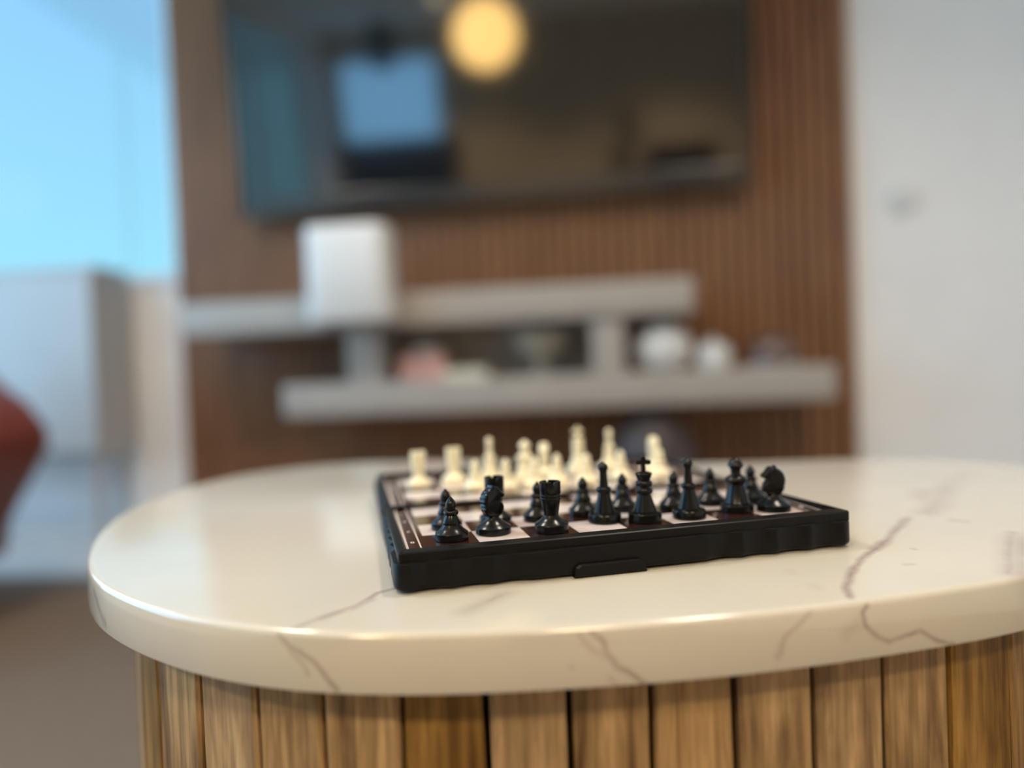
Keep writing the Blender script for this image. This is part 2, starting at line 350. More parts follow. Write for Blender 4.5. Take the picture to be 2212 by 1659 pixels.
# round dark vase on the floor
t = empty('floor_vase', wp(0.425, 0.22, 0.0), -WA, 'dark grey round-bellied floor vase under the console', 'vase')
link('body', lathe([(0, 0), (0.08, 0), (0.085, 0.01), (0.07, 0.06), (0.10, 0.14), (0.125, 0.21), (0.125, 0.27), (0.10, 0.335), (0.06, 0.372), (0.045, 0.378), (0.04, 0.37), (0.09, 0.32), (0.11, 0.25), (0.06, 0.06), (0, 0.03)]), M_dark, t, smooth=R(50))
link('neck_ring', lathe([(0.040, 0.374), (0.05, 0.374), (0.052, 0.382), (0.045, 0.388), (0.038, 0.384), (0.040, 0.374)]), M_dark, t, smooth=R(50))
# thermostat on the right wall part
t = empty('thermostat', wp(1.209, 0.0, 0.99), -WA, 'small round grey thermostat on the white wall right of the panel', 'thermostat')
bm = lathe([(0, 0.0), (0.042, 0.0), (0.042, 0.01), (0.036, 0.018), (0, 0.018)]); bmesh.ops.rotate(bm, verts=bm.verts, cent=(0, 0, 0), matrix=Matrix.Rotation(R(90), 3, 'X')); link('housing', bm, M_trim, t, smooth=R(30))
bm = lathe([(0, 0.018), (0.024, 0.018), (0.022, 0.022), (0, 0.022)]); bmesh.ops.rotate(bm, verts=bm.verts, cent=(0, 0, 0), matrix=Matrix.Rotation(R(90), 3, 'X')); link('dial', bm, M_trim, t, smooth=R(30))

# white sideboard at the left under the window
t = empty('sideboard', wp(-1.78, 0.12, 0.0), -WA, 'shallow white sideboard on thin legs under the window left of the panel', 'cabinet')
SBX = -1.288 + 1.78
link('body', boxm(-0.45, SBX, -0.088, 0.088, 0.30, 0.885, 0.004), M_cab, t)
link('top', boxm(-0.46, SBX + .004, -0.092, 0.088, 0.885, 0.905, 0.004), M_cab, t)
for k in range(2):
    a = -0.445 + k * (SBX + 0.445) / 2; d = link('door', boxm(a + .003, a + (SBX + .445) / 2 - .003, -0.100, -0.088, 0.315, 0.88, 0.003), M_cab, t)
    hx = a + (SBX + .445) / 2 - .03 if k == 0 else a + .03
    link('handle', boxm(hx - .005, hx + .005, -0.118, -0.100, 0.52, 0.66, 0.002), M_metal, d)
for x in (-0.42, SBX - .03):
    for y in (-0.065, 0.06): link('leg', lathe([(0, 0), (0.012, 0), (0.018, 0.30), (0, 0.30)], 16, cx=x, cy=y), M_cab, t, smooth=R(40))

# rug in front
rug = link('rug', rbox(-1.95, 1.6, -4.4, -0.52, 0.0, 0.012, 0.05), M_rug, None, loc=(0, WD, 0), rot=ROTW); tag(rug, 'large taupe rug on the pale floor around the marble table', 'rug')

# dark red leather armchair, only its arm corner reaches into the frame at the left
t = empty('armchair', wp(-1.02, 0.98, 0.0125), -WA, 'dark red leather armchair at the far left edge beyond the table', 'armchair')
def cush(name, x0, x1, y0, y1, z0, z1, b, rot=None):
    o = link(name, boxm(x0, x1, y0, y1, z0, z1, b, seg=4), M_red, t, smooth=R(50)); return o
ac = []
cush('seat_base', -0.72, -0.20, -0.30, 0.30, 0.10, 0.28, 0.03)
cush('seat_cushion', -0.70, -0.22, -0.33, 0.22, 0.28, 0.41, 0.05)
cush('backrest', -0.72, -0.20, 0.22, 0.36, 0.28, 0.56, 0.05)
cush('armrest', -0.84, -0.72, -0.30, 0.30, 0.10, 0.56, 0.05)
bm = bmesh.new()   # the right arm flares outward to a corner
prof = [(-0.20, 0.10), (-0.155, 0.20), (-0.09, 0.30), (-0.045, 0.375), (-0.05, 0.42), (-0.10, 0.485), (-0.17, 0.535), (-0.22, 0.52), (-0.22, 0.10)]
N = pnormals(prof)
rg = []
for y, d in ((-0.30, -0.02), (-0.285, -0.005), (-0.26, 0), (0.26, 0), (0.285, -0.005), (0.30, -0.02)):
    rg.append([(p[0] + q.x * d, y, p[1] + q.y * d) for p, q in zip(prof, N)])
ring_stack(rg, bm=bm); link('armrest', bm, M_red, t, smooth=R(50))
for x in (-0.78, -0.23):
    for y in (-0.25, 0.25): link('leg', lathe([(0, 0.012 if y < 9 else 0), (0.014, 0.012), (0.022, 0.10), (0, 0.10)], 16, cx=x, cy=y), M_core, t, smooth=R(40))

# ------------------------------------------------------------------ things behind the camera, seen mirrored in the television
t = empty('pendant_lamp', LAMP, 0, 'glowing warm globe pendant lamp mirrored in the television screen', 'lamp')
bm = bmesh.new(); bmesh.ops.create_uvsphere(bm, u_segments=32, v_segments=20, radius=0.215); link('globe', bm, M_globe, t, smooth=R(60))
link('cord', lathe([(0, 0.21), (0.004, 0.21), (0.004, CH - LAMP.z), (0, CH - LAMP.z)], 8), M_bezel, t)
link('ceiling_rose', lathe([(0, CH - LAMP.z - .03), (0.05, CH - LAMP.z - .03), (0.055, CH - LAMP.z), (0, CH - LAMP.z)], 24), M_bezel, t, smooth=R(30))
for i, (s, n) in enumerate(SPOTS):
    t = empty('ceiling_spot', wp(s, n, CH), -WA, ['recessed warm ceiling spot behind the camera on the left', 'recessed warm ceiling spot behind the camera on the right',
              'recessed warm ceiling spot above the table on the right', 'recessed warm ceiling spot above the table on the left'][i], 'light', 'ceiling spots')
    link('ring', lathe([(0.05, 0.0), (0.065, -0.001), (0.062, -0.006), (0.05, -0.006), (0.05, 0.0)], 32), M_trim, t, smooth=R(30))
    link('diffuser', lathe([(0, -0.003), (0.05, -0.003), (0.05, -0.001), (0, -0.001)], 32), M_spot, t)
    l = bpy.data.lights.new('spot_light', 'SPOT'); l.energy = 250 if n > 3 else 98; l.color = (1, 0.77, 0.48) if n > 3 else (1, 0.87, 0.72); l.spot_size = R(125); l.spot_blend = 0.6; l.shadow_soft_size = 0.22
    o = bpy.data.objects.new('spot_light', l); COL.objects.link(o); o.location = wp(s, n, CH - 0.012)
t = empty('display_cabinet', wp(-1.25, 4.3, 0.0125), -WA, 'dark tall cabinet mirrored as a black block in the television', 'cabinet')
link('body', boxm(-0.55, 0.42, -0.2, 0.2, 0.0, 1.52, 0.01), M_dark, t)
for k in range(2): link('door', boxm(-0.54 + k * .48, -0.065 + k * .48, 0.2, 0.215, 0.04, 1.50, 0.004), M_dark, t)
t = empty('lounge_chair', wp(1.1, 4.2, 0.0005), -WA, 'dark high-backed chair mirrored at the lower right of the television', 'chair')
link('seat', boxm(-0.3, 0.3, -0.3, 0.3, 0.3, 0.45, 0.04, seg=3), M_core, t, smooth=R(50)); link('backrest', boxm(-0.3, 0.3, -0.36, -0.26, 0.3, 1.35, 0.04, seg=3), M_core, t, smooth=R(50))
for x in (-.25, .25):
    for y in (-.25, .25): link('leg', lathe([(0, 0.012), (0.02, 0.012), (0.02, 0.3), (0, 0.3)], 12, cx=x, cy=y), M_core, t, smooth=R(40))
t = empty('potted_plant', wp(0.62, 4.25, 0.012), -WA, 'dark potted palm mirrored as a peak in the television', 'plant')
link('pot', lathe([(0, 0), (0.14, 0), (0.17, 0.3), (0.15, 0.3), (0.12, 0.26), (0, 0.26)], 24), M_dark, t, smooth=R(40))
link('stem', lathe([(0, 0.26), (0.02, 0.26), (0.015, 1.1), (0, 1.1)], 10), M_core, t)
M_leaf = plain('dark green leaf', (0.02, 0.04, 0.015), 0.5, 0.2, 30)
for k in range(18):
    a = k * 2.4; ln = 0.42; up = 1.05 + 0.03 * k; bm = bmesh.new(); pts = []
    for i in range(7):
        f = i / 6; r_ = ln * f * (0.55 + 0.45 * (17 - k) / 17); z = up + 0.35 * f - 0.45 * f * f * (1.4 - k / 18); wdt = 0.05 * math.sin(math.pi * min(1, f * .9 + .1)); pts.append((r_, z, wdt))
    ca, sa = math.cos(a), math.sin(a)
    rows = [[bm.verts.new((r_ * ca - s_ * wdt * sa, r_ * sa + s_ * wdt * ca, z + (.01 if s_ == 0 else 0) + dz)) for s_ in (-1, 0, 1)] for (r_, z, wdt) in pts for dz in (0,)]
    for p, q in zip(rows, rows[1:]):
        for i in range(2): bm.faces.new((p[i], p[i + 1], q[i + 1], q[i]))
    bmesh.ops.solidify(bm, geom=bm.faces[:], thickness=0.002)
    link('leaf', bm, M_leaf, t)
t = empty('hanging_planter', wp(-1.12, 3.2, 0), -WA, 'dark hanging planter mirrored beside the lamp in the television', 'planter')
link('pot', lathe([(0, 1.93), (0.06, 1.94), (0.10, 2.0), (0.115, 2.10), (0.105, 2.10), (0.09, 2.02), (0, 1.97)], 24), M_dark, t, smooth=R(40))
bm = bmesh.new(); bmesh.ops.create_icosphere(bm, subdivisions=3, radius=0.11)
for v in bm.verts: v.co = v.co * (1 + 0.25 * random.random()); v.co.z += 2.12
link('foliage', bm, M_leaf, t)
link('cord', lathe([(0, 2.1), (0.004, 2.1), (0.004, CH), (0, CH)], 8), M_bezel, t)

# ------------------------------------------------------------------ marble table
px = [(250, 1283), (330, 1315), (450, 1345), (600, 1364), (750, 1371), (1000, 1368), (1250, 1354), (1500, 1338), (1700, 1318), (1900, 1294), (2050, 1272), (2212, 1249)]
OUT = [tuple(onz(x, y, ZT)[:2]) for x, y in px]
OUT += [(.205, .262), (.26, .29), (.31, .335), (.345, .39), (.352, .44)]
kk = 0.97
OUT += [(a * kk, b * kk) for a, b in [(.345, .491), (.3205, .5348), (.294, .5493), (.2613, .556), (.2092, .5573), (.159, .559), (.1, .575), (.04, .602), (-.02, .628), (-.08, .65), (-.1313, .6572)]]
OUT += [tuple(onz(x, y, ZT)[:2]) for x, y in [(700, 1003), (600, 1013), (500, 1028), (400, 1052), (300, 1087), (250, 1115), (210, 1150), (190, 1185), (183, 1215), (200, 1255)]]
OUT = resamp(OUT, 240)
for _ in range(12):
    OUT = [((OUT[i - 1][0] + 2 * OUT[i][0] + OUT[(i + 1) % 240][0]) / 4, (OUT[i - 1][1] + 2 * OUT[i][1] + OUT[(i + 1) % 240][1]) / 4) for i in range(240)]
TC = (0.05, 0.41)
OUTL = [(x - TC[0], y - TC[1]) for x, y in OUT]; NOR = pnormals(OUTL); TH_ = 0.019
table = empty('coffee_table', (TC[0], TC[1], 0), 0, 'pebble-shaped white marble coffee table on a base of upright oak slats', 'table')

def vein_mat():
    m = mat('veined cream marble', (0.8, 0.75, 0.68), 0.12, spec=0.6, coat=0.0, ior=1.6); N, L, b = nodes(m)
    g = bpy.data.node_groups.new('segment', 'ShaderNodeTree')
    for nme, ty in (('P', 'NodeSocketVector'), ('A', 'NodeSocketVector'), ('BA', 'NodeSocketVector'), ('Inv', 'NodeSocketFloat'), ('W', 'NodeSocketFloat'), ('K', 'NodeSocketFloat'), ('Prev', 'NodeSocketFloat')):
        g.interface.new_socket(name=nme, in_out='INPUT', socket_type=ty)
    g.interface.new_socket(name='F', in_out='OUTPUT', socket_type='NodeSocketFloat'); g.interface.new_socket(name='Pout', in_out='OUTPUT', socket_type='NodeSocketVector')
    gi = g.nodes.new('NodeGroupInput'); go = g.nodes.new('NodeGroupOutput')
    def vm(op): n = g.nodes.new('ShaderNodeVectorMath'); n.operation = op; return n
    def mm(op): n = g.nodes.new('ShaderNodeMath'); n.operation = op; return n
    pa = vm('SUBTRACT'); g.links.new(gi.outputs['P'], pa.inputs[0]); g.links.new(gi.outputs['A'], pa.inputs[1])
    dt = vm('DOT_PRODUCT'); g.links.new(pa.outputs[0], dt.inputs[0]); g.links.new(gi.outputs['BA'], dt.inputs[1])
    t_ = mm('MULTIPLY'); t_.use_clamp = True; g.links.new(dt.outputs['Value'], t_.inputs[0]); g.links.new(gi.outputs['Inv'], t_.inputs[1])
    sc = vm('SCALE'); g.links.new(gi.outputs['BA'], sc.inputs[0]); g.links.new(t_.outputs[0], sc.inputs['Scale'])
    ds = vm('DISTANCE'); g.links.new(pa.outputs[0], ds.inputs[0]); g.links.new(sc.outputs[0], ds.inputs[1])
    dv = mm('DIVIDE'); g.links.new(ds.outputs['Value'], dv.inputs[0]); g.links.new(gi.outputs['W'], dv.inputs[1])
    sb = mm('SUBTRACT'); sb.inputs[0].default_value = 1.0; sb.use_clamp = True; g.links.new(dv.outputs[0], sb.inputs[1])
    ml = mm('MULTIPLY'); g.links.new(sb.outputs[0], ml.inputs[0]); g.links.new(gi.outputs['K'], ml.inputs[1])
    mx = mm('MAXIMUM'); g.links.new(ml.outputs[0], mx.inputs[0]); g.links.new(gi.outputs['Prev'], mx.inputs[1]); g.links.new(mx.outputs[0], go.inputs[0])
    tiny = mm('MULTIPLY'); tiny.inputs[1].default_value = 1e-9; g.links.new(mx.outputs[0], tiny.inputs[0]); po = vm('ADD'); g.links.new(gi.outputs['P'], po.inputs[0]); g.links.new(tiny.outputs[0], po.inputs[1]); g.links.new(po.outputs[0], go.inputs[1])   # chains the groups one after another
    t = N.new('ShaderNodeTexCoord'); nz = N.new('ShaderNodeTexNoise'); nz.inputs['Scale'].default_value = 70; nz.inputs['Detail'].default_value = 3
    sb_ = N.new('ShaderNodeVectorMath'); sb_.operation = 'SUBTRACT'; sb_.inputs[1].default_value = (0.5, 0.5, 0.5)
    s2 = N.new('ShaderNodeVectorMath'); s2.operation = 'SCALE'; s2.inputs['Scale'].default_value = 0.0035
    ad = N.new('ShaderNodeVectorMath'); ad.operation = 'ADD'
    L.new(t.outputs['Object'], nz.inputs['Vector']); L.new(nz.outputs['Color'], sb_.inputs[0]); L.new(sb_.outputs[0], s2.inputs[0]); L.new(s2.outputs[0], ad.inputs[0]); L.new(t.outputs['Object'], ad.inputs[1])
    base = Vector((TC[0], TC[1], 0))
    def top(q): return onz(q[0], q[1], ZT) - base
    def side(q):
        d = ray(*q); best = None
        for i in range(240):
            a, c = OUT[i], OUT[(i + 1) % 240]; ex, ey = c[0] - a[0], c[1] - a[1]; den = d.x * ey - d.y * ex
            if abs(den) < 1e-12: continue
            tt = (a[0] * ey - a[1] * ex) / den; uu = (a[0] * d.y - a[1] * d.x) / den
            if 0 <= uu <= 1 and tt > 0 and (best is None or tt < best): best = tt
        return Vector((0, 0, CZ)) + d * best - base
    V = [  # function, points, half width px, strength
        (top, [(640, 1355), (685, 1338), (720, 1323), (767, 1308), (818, 1281), (850, 1272)], 9, .55), (top, [(690, 1337), (735, 1320)], 14, .6), (top, [(760, 1316), (800, 1296)], 10, .35),
        (top, [(1000, 1322), (1045, 1303), (1095, 1281)], 26, .28), (top, [(1055, 1298), (1075, 1289), (1085, 1287)], 9, .5),
        (top, [(1963, 1119), (1928, 1151), (1905, 1180), (1880, 1194), (1857, 1212), (1835, 1241), (1825, 1270), (1838, 1291)], 9, .75),
        (top, [(1890, 1188), (1915, 1168)], 12, .8),
        (top, [(2002, 1109), (2021, 1093), (2047, 1051)], 26, .32), (top, [(1990, 1075), (1998, 1060)], 26, .3), (top, [(2050, 1045), (2090, 1018)], 26, .16),
        (top, [(2055, 1124), (2085, 1127)], 9, .35), (top, [(1969, 1185), (1975, 1187)], 7, .4), (top, [(1955, 1220), (1970, 1219)], 8, .3),
        (top, [(2185, 1150), (2178, 1190), (2185, 1240)], 12, .45), (top, [(2215, 1160), (2212, 1200), (2215, 1240)], 34, .4),
        (top, [(1705, 1233), (1712, 1240)], 13, .14), (top, [(1755, 1262), (1765, 1272)], 13, .12),
        (side, [(602, 1368), (612, 1384), (625, 1397), (650, 1410), (675, 1427), (702, 1454), (729, 1490)], 9, .7), (side, [(625, 1405), (640, 1420), (657, 1436), (668, 1458)], 8, .5),
        (side, [(1278, 1364), (1303, 1385), (1306, 1404), (1335, 1439), (1366, 1454), (1395, 1473)], 8, .75), (side, [(1252, 1372), (1275, 1401), (1310, 1418)], 10, .35), (side, [(1317, 1459), (1330, 1474)], 8, .4), (side, [(1231, 1437), (1235, 1438)], 7, .4),
        (side, [(1754, 1322), (1732, 1345), (1700, 1374), (1690, 1398)], 8, .5), (side, [(1692, 1392), (1690, 1410), (1683, 1419)], 12, .5),
        (side, [(1873, 1309), (1864, 1325), (1870, 1354), (1896, 1377), (1918, 1385), (1957, 1374), (1986, 1361), (2015, 1380), (2060, 1395)], 7, .75), (side, [(1855, 1350), (1830, 1370)], 22, .18),
        (side, [(203, 1275), (212, 1310), (228, 1350)], 14, .45)]
    prev = None; pv = ad.outputs[0]
    for fn, pts, wpx, st in V:
        P = [fn(q) for q in pts]
        for a, c in zip(P, P[1:]):
            n = N.new('ShaderNodeGroup'); n.node_tree = g; ba = c - a
            dist = (a + base - Vector((0, 0, CZ))).length; W = wpx / FPX * dist * (1.45 if fn is top else 1.0)
            n.inputs['A'].default_value = a; n.inputs['BA'].default_value = ba; n.inputs['Inv'].default_value = 1 / max(1e-12, ba.length_squared)
            n.inputs['W'].default_value = W; n.inputs['K'].default_value = st
            L.new(pv, n.inputs['P'])
            if prev: L.new(prev, n.inputs['Prev'])
            prev = n.outputs[0]; pv = n.outputs[1]
    # broken strength along the vein
    n2 = N.new('ShaderNodeTexNoise'); n2.inputs['Scale'].default_value = 60; L.new(t.outputs['Object'], n2.inputs['Vector'])
    mr = N.new('ShaderNodeMapRange'); mr.inputs[1].default_value = 0.3; mr.inputs[2].default_value = 0.65; mr.inputs[3].default_value = 0.75; mr.inputs[4].default_value = 1.3; L.new(n2.outputs['Fac'], mr.inputs[0])
    ml = N.new('ShaderNodeMath'); ml.operation = 'MULTIPLY'; ml.use_clamp = True; L.new(prev, ml.inputs[0]); L.new(mr.outputs[0], ml.inputs[1])
    n3 = N.new('ShaderNodeTexNoise'); n3.inputs['Scale'].default_value = 9; n3.inputs['Detail'].default_value = 6; L.new(t.outputs['Object'], n3.inputs['Vector'])
    r3 = N.new('ShaderNodeValToRGB'); r3.color_ramp.elements[0].color = (0.55, 0.52, 0.455, 1); r3.color_ramp.elements[1].color = (0.60, 0.57, 0.505, 1); r3.color_ramp.elements[0].position = .3; r3.color_ramp.elements[1].position = .6
    L.new(n3.outputs['Fac'], r3.inputs[0])
    mx = N.new('ShaderNodeMix'); mx.data_type = 'RGBA'; L.new(ml.outputs[0], mx.inputs[0]); L.new(r3.outputs[0], mx.inputs[6]); mx.inputs[7].default_value = (0.27, 0.195, 0.175, 1)
    L.new(mx.outputs[2], b.inputs['Base Color'])
    return m
M_marble = vein_mat()
rings = [[(a, b, ZT - d) for a, b in offs(OUTL, NOR, o_)] for o_, d in ((-.0009, TH_), (-.0003, TH_ - .0003), (0, TH_ - .001), (0, .0022), (-.0003, .0012), (-.001, .0004), (-.0021, .00008), (-.003, 0))]
link('marble_top', ring_stack(rings), M_marble, table, smooth=R(40))

INS = 0.017
BO = resamp(offs(OUTL, NOR, -INS), 1600)
SA = [0.0]
for i in range(1600): SA.append(SA[-1] + math.dist(BO[i], BO[(i + 1) % 1600]))
PER = SA[-1]
def at(s):
    s %= PER; lo, hi = 0, 1600
    while hi - lo > 1:
        mid = (lo + hi) // 2
        if SA[mid] <= s: lo = mid
        else: hi = mid
    f = (s - SA[lo]) / (SA[lo + 1] - SA[lo]); a, b = BO[lo], BO[(lo + 1) % 1600]
    return Vector((a[0] + (b[0] - a[0]) * f, a[1] + (b[1] - a[1]) * f))
bnd = []
for x, y in [(347, 1600), (435, 1610), (555, 1620), (700, 1620), (869, 1620), (1052, 1620), (1236, 1620), (1412, 1620), (1592, 1620), (1762, 1600), (1915, 1590), (2058, 1580), (2189, 1560)]:
    d = ray(x, y); a = d.x / d.y; best = None
    for i in range(1600):
        p, q = BO[i], BO[(i + 1) % 1600]; f0 = (p[0] + TC[0]) - a * (p[1] + TC[1]); f1 = (q[0] + TC[0]) - a * (q[1] + TC[1])
        if f0 * f1 <= 0 and (best is None or p[1] < best[0]): best = (p[1], SA[i] + (SA[i + 1] - SA[i]) * (f0 / (f0 - f1) if f0 != f1 else 0))
    if best: bnd.append(best[1] if best[1] < PER / 2 else best[1] - PER)
rest = PER - (bnd[-1] - bnd[0]); nr = round(rest / 0.0287)
bnd += [bnd[-1] + rest * (i + 1) / nr for i in range(nr)]
ZB = ZT - TH_
ci = offs(OUTL, NOR, -INS - 0.012); ci2 = ci
link('base_drum', ring_stack([[(a, b, 0.014) for a, b in ci2], [(a, b, ZB - .0005) for a, b in ci2]]), M_core, table)
for i in range(len(bnd) - 1):
    s0, s1 = bnd[i] + 0.0011, bnd[i + 1] - 0.0011; p, q = at(s0), at(s1); mid = (p + q) / 2; dx = (q - p); wd = dx.length; ang = math.atan2(dx.y, dx.x)
    dep = 0.011 + random.uniform(-.0012, .0012); bm = bmesh.new(); jit = random.uniform(-.0006, .0006)
    c = 0.0011; hw = wd / 2
    sec = [(-hw, dep), (-hw, c + jit), (-hw + c, jit), (hw - c, jit), (hw, c + jit), (hw, dep)]
    rg = []
    nz_ = 12
    for k in range(nz_ + 1):
        z = 0.013 + (ZB - 0.0003 - 0.013) * k / nz_; w_ = 0.00035 * math.sin(k * 1.7 + i * 2.1)
        rg.append([(x + w_ * (1 if x > 0 else -1) * (y < dep * .5), y + w_ * .5 * (y < dep * .5), z) for x, y in sec])
    ring_stack(rg, bm=bm)
    link('slat', bm, M_slat, table, loc=(mid.x, mid.y, 0), rot=(0, 0, ang), smooth=R(30))

# ------------------------------------------------------------------ chess board case
def plate_mat():
    m = mat('printed chess plate', (0.5, 0.5, 0.5), 0.09, spec=0.6); N, L, b = nodes(m)
    t = N.new('ShaderNodeTexCoord'); sp = N.new('ShaderNodeSeparateXYZ'); L.new(t.outputs['Object'], sp.inputs[0])
    def mt(op, a, b_=None, clamp=False):
        n = N.new('ShaderNodeMath'); n.operation = op; n.use_clamp = clamp
        for i, v in enumerate((a, b_)):
            if v is None: continue
            if isinstance(v, (int, float)): n.inputs[i].default_value = v
            else: L.new(v, n.inputs[i])
        return n.outputs[0]
    u = mt('DIVIDE', sp.outputs['X'], S); vv = mt('DIVIDE', sp.outputs['Y'], S)
    fu = mt('FLOOR', u); fv = mt('FLOOR', vv); par = mt('MODULO', mt('ADD', mt('ADD', fu, fv), 20), 2)
    par = mt('GREATER_THAN', par, 0.5)
    ins = mt('MULTIPLY', mt('MULTIPLY', mt('GREATER_THAN', u, 0), mt('LESS_THAN', u, 8)), mt('MULTIPLY', mt('GREATER_THAN', vv, 0), mt('LESS_THAN', vv, 8)))
    white = mt('MULTIPLY', par, ins)
    # frame lines: chebyshev distance outside the field
    du = mt('SUBTRACT', mt('ABSOLUTE', mt('SUBTRACT', u, 4)), 4); dv = mt('SUBTRACT', mt('ABSOLUTE', mt('SUBTRACT', vv, 4)), 4); ch = mt('MAXIMUM', du, dv)
    def band(c, h): return mt('LESS_THAN', mt('ABSOLUTE', mt('SUBTRACT', ch, c)), h)
    lines = mt('MAXIMUM', band(0.115, 0.016), band(0.365, 0.024))
    f = mt('MAXIMUM', white, lines)
    mx = N.new('ShaderNodeMix'); mx.data_type = 'RGBA'; L.new(f, mx.inputs[0]); mx.inputs[6].default_value = (0.030, 0.011, 0.008, 1); mx.inputs[7].default_value = (0.68, 0.60, 0.60, 1)
    L.new(mx.outputs[2], b.inputs['Base Color']); return m
M_plate = plate_mat()
PLZ = 0.00125                                   # height of the printed plate above the case datum
board = empty('chess_board', bp(0, 0, -PLZ), BYAW, 'open black folding travel chess board with a brown and white printed field', 'chess board')
UL, UR, VF, VB, VH, HG = -0.69, 8.49, -0.92, 8.86, 4.06, 0.06
TILTB = R(1.3)
def case_outline(v0, v1, front):
    """closed outline (board units) with finger scallops; counterclockwise starting at (UL, v0)"""
    P = []; r = 0.28
    def scal(t, a, b, n):
        if a <= t <= b: f = ((t - a) / (b - a)) * n % 1.0; return 0.085 * math.sin(math.pi * f)
        return 0.0
    def edge(p, q, nrm, spans):
        L_ = math.dist(p, q); n = int(L_ / 0.045)
        for i in range(n + 1):
            s_ = L_ * i / n; x = p[0] + (q[0] - p[0]) * i / n; y = p[1] + (q[1] - p[1]) * i / n
            d = sum(scal(s_, *sp) for sp in spans); P.append((x - nrm[0] * d, y - nrm[1] * d))
    def corner(cx, cy, a0, rr):
        for i in range(1, 8): a = a0 + math.pi / 2 * i / 8; P.append((cx + rr * math.cos(a), cy + rr * math.sin(a)))
    rf = r if front else 0.04; rb = 0.04 if front else r
    W_ = UR - UL
    ed = [(0.0, 3 * .74, 3), (W_ - 4 * .74 - 2 * rf, W_ - 2 * rf, 4)] if front else []
    edb = [(0.0, 2.2, 3), (W_ - 2.2 - 2 * rb, W_ - 2 * rb, 3)] if not front else []
    edge((UL + rf, v0), (UR - rf, v0), (0, -1), ed); corner(UR - rf, v0 + rf, -math.pi / 2, rf)
    H_ = v1 - v0 - rf - rb
    sd = [(0.3, 0.3 + 6 * .6, 6)]
    edge((UR, v0 + rf), (UR, v1 - rb), (1, 0), sd); corner(UR - rb, v1 - rb, 0, rb)
    edge((UR - rb, v1), (UL + rb, v1), (0, 1), edb); corner(UL + rb, v1 - rb, math.pi / 2, rb)
    edge((UL, v1 - rb), (UL, v0 + rf), (-1, 0), sd); corner(UL + rf, v0 + rf, math.pi, rf)
    return P
def rect_ring(u0, u1, v0, v1, r=0.05, n=5):
    P = []
    for cx, cy, a0 in ((u1 - r, v0 + r, -math.pi / 2), (u1 - r, v1 - r, 0), (u0 + r, v1 - r, math.pi / 2), (u0 + r, v0 + r, math.pi)):
        for i in range(n): a = a0 + math.pi / 2 * i / (n - 1); P.append((cx + r * math.cos(a), cy + r * math.sin(a)))
    return P
def build_half(front):
    v0, v1 = (VF, VH - 0.012) if front else (VH + 0.012, VB)
    piv = 0.0 if front else VH * S
    rot = (0, 0, 0) if front else (TILTB, 0, 0)
    par = dict(loc=(0, piv, 0), rot=rot)
    def q(P, z): return [(a * S, b * S - piv, z) for a, b in P]
    O = case_outline(v0, v1, front); N = pnormals(O)
    bh = BH - PLZ; zb = -bh + 0.0010 if front else -bh + 0.0013
    bm = ring_stack([q(offs(O, N, d), z) for d, z in ((-.10, zb), (-.045, zb + .0002), (-.01, zb + .0009), (0, zb + .002), (0, -0.0004), (-.012, 0.0002), (-.05, 0.0005))])
    half = link('case_half', bm, M_case, board, smooth=R(35), **par)
    # sole that stands on the table
    if front:
        link('sole', boxm((UL + .35) * S, (UR - .35) * S, (v0 + .30) * S, (v1 - .2) * S, -bh, -bh + .003), M_case, board)
    # raised rim around the plate
    ru0, ru1 = UL + 0.09, UR - 0.035; rv0, rv1 = (v0 + 0.10, v1 - 0.0) if front else (v0, v1 - 0.10)
    iu0, iu1 = UL + 0.235, UR - 0.09; iv0, iv1 = (v0 + 0.40, v1 - 0.09) if front else (v0 + 0.07, v1 - 0.30)
    hf = PLZ + 0.0027; hh = PLZ + 0.0016
    bmr = bmesh.new(); o = rect_ring(ru0, ru1, rv0, rv1, 0.06); ii = rect_ring(iu0, iu1, iv0, iv1, 0.03)
    o2 = rect_ring(ru0 + .03, ru1 - .015, rv0 + .03, rv1 - (.03 if not front else .01), 0.05)
    if front:
        def zz(p, z): return z if p[1] < VH - 0.45 else z - hf + hh
    else:
        def zz(p, z): return z if p[1] > VH + 0.45 else z - hf + hh
    def qq(P, z): return [(a * S, b * S - piv, zz((a, b), z)) for a, b in P]
    V = [[bmr.verts.new(p) for p in r_] for r_ in (q(o, 0.0003), qq(o, hf - .0004), qq(o2, hf), qq(ii, hf), q(ii, 0.0002))]
    for a, b in zip(V, V[1:]):
        for i in range(len(a)): j = (i + 1) % len(a); bmr.faces.new((a[i], a[j], b[j], b[i]))
    bmesh.ops.recalc_face_normals(bmr, faces=bmr.faces)
    link('rim', bmr, M_case, board, smooth=R(30), **par)
    # recessed printed plate (field of squares); lifted flush over the case floor
    bm = boxm((iu0 + .0) * S, (iu1 - .0) * S, iv0 * S - piv, iv1 * S - piv, 0.00112, 0.00118)
    return half, par, (iu0, iu1, iv0, iv1)
# case floor sits under the plate, so the body is cut at the plate: body top stays below the plate level
def plate(front, iu0, iu1, iv0, iv1, par):
    # local frame of the plate = field units from its own (0,0) corner so that the print lines up
    vo = 0.0 if front else (VH + 0.07) - 4.0
    piv = 0.0 if front else VH
    bm = boxm(iu0 * S, iu1 * S, (iv0 - vo) * S, (iv1 - vo) * S, 0.0010, 0.00125)
    o = link('playing_field', bm, M_plate, board)
    if front: o.location = (0, 0, 0)
    else:
        c, s = math.cos(TILTB), math.sin(TILTB); yy = (vo - piv) * S
        o.location = (0, piv * S + yy * c, yy * s); o.rotation_euler = (TILTB, 0, 0)
    return o
for fr in (True, False):
    h, par, q_ = build_half(fr); plate(fr, *q_, par)
PZ = 0.00125   # top of the plate above the board datum
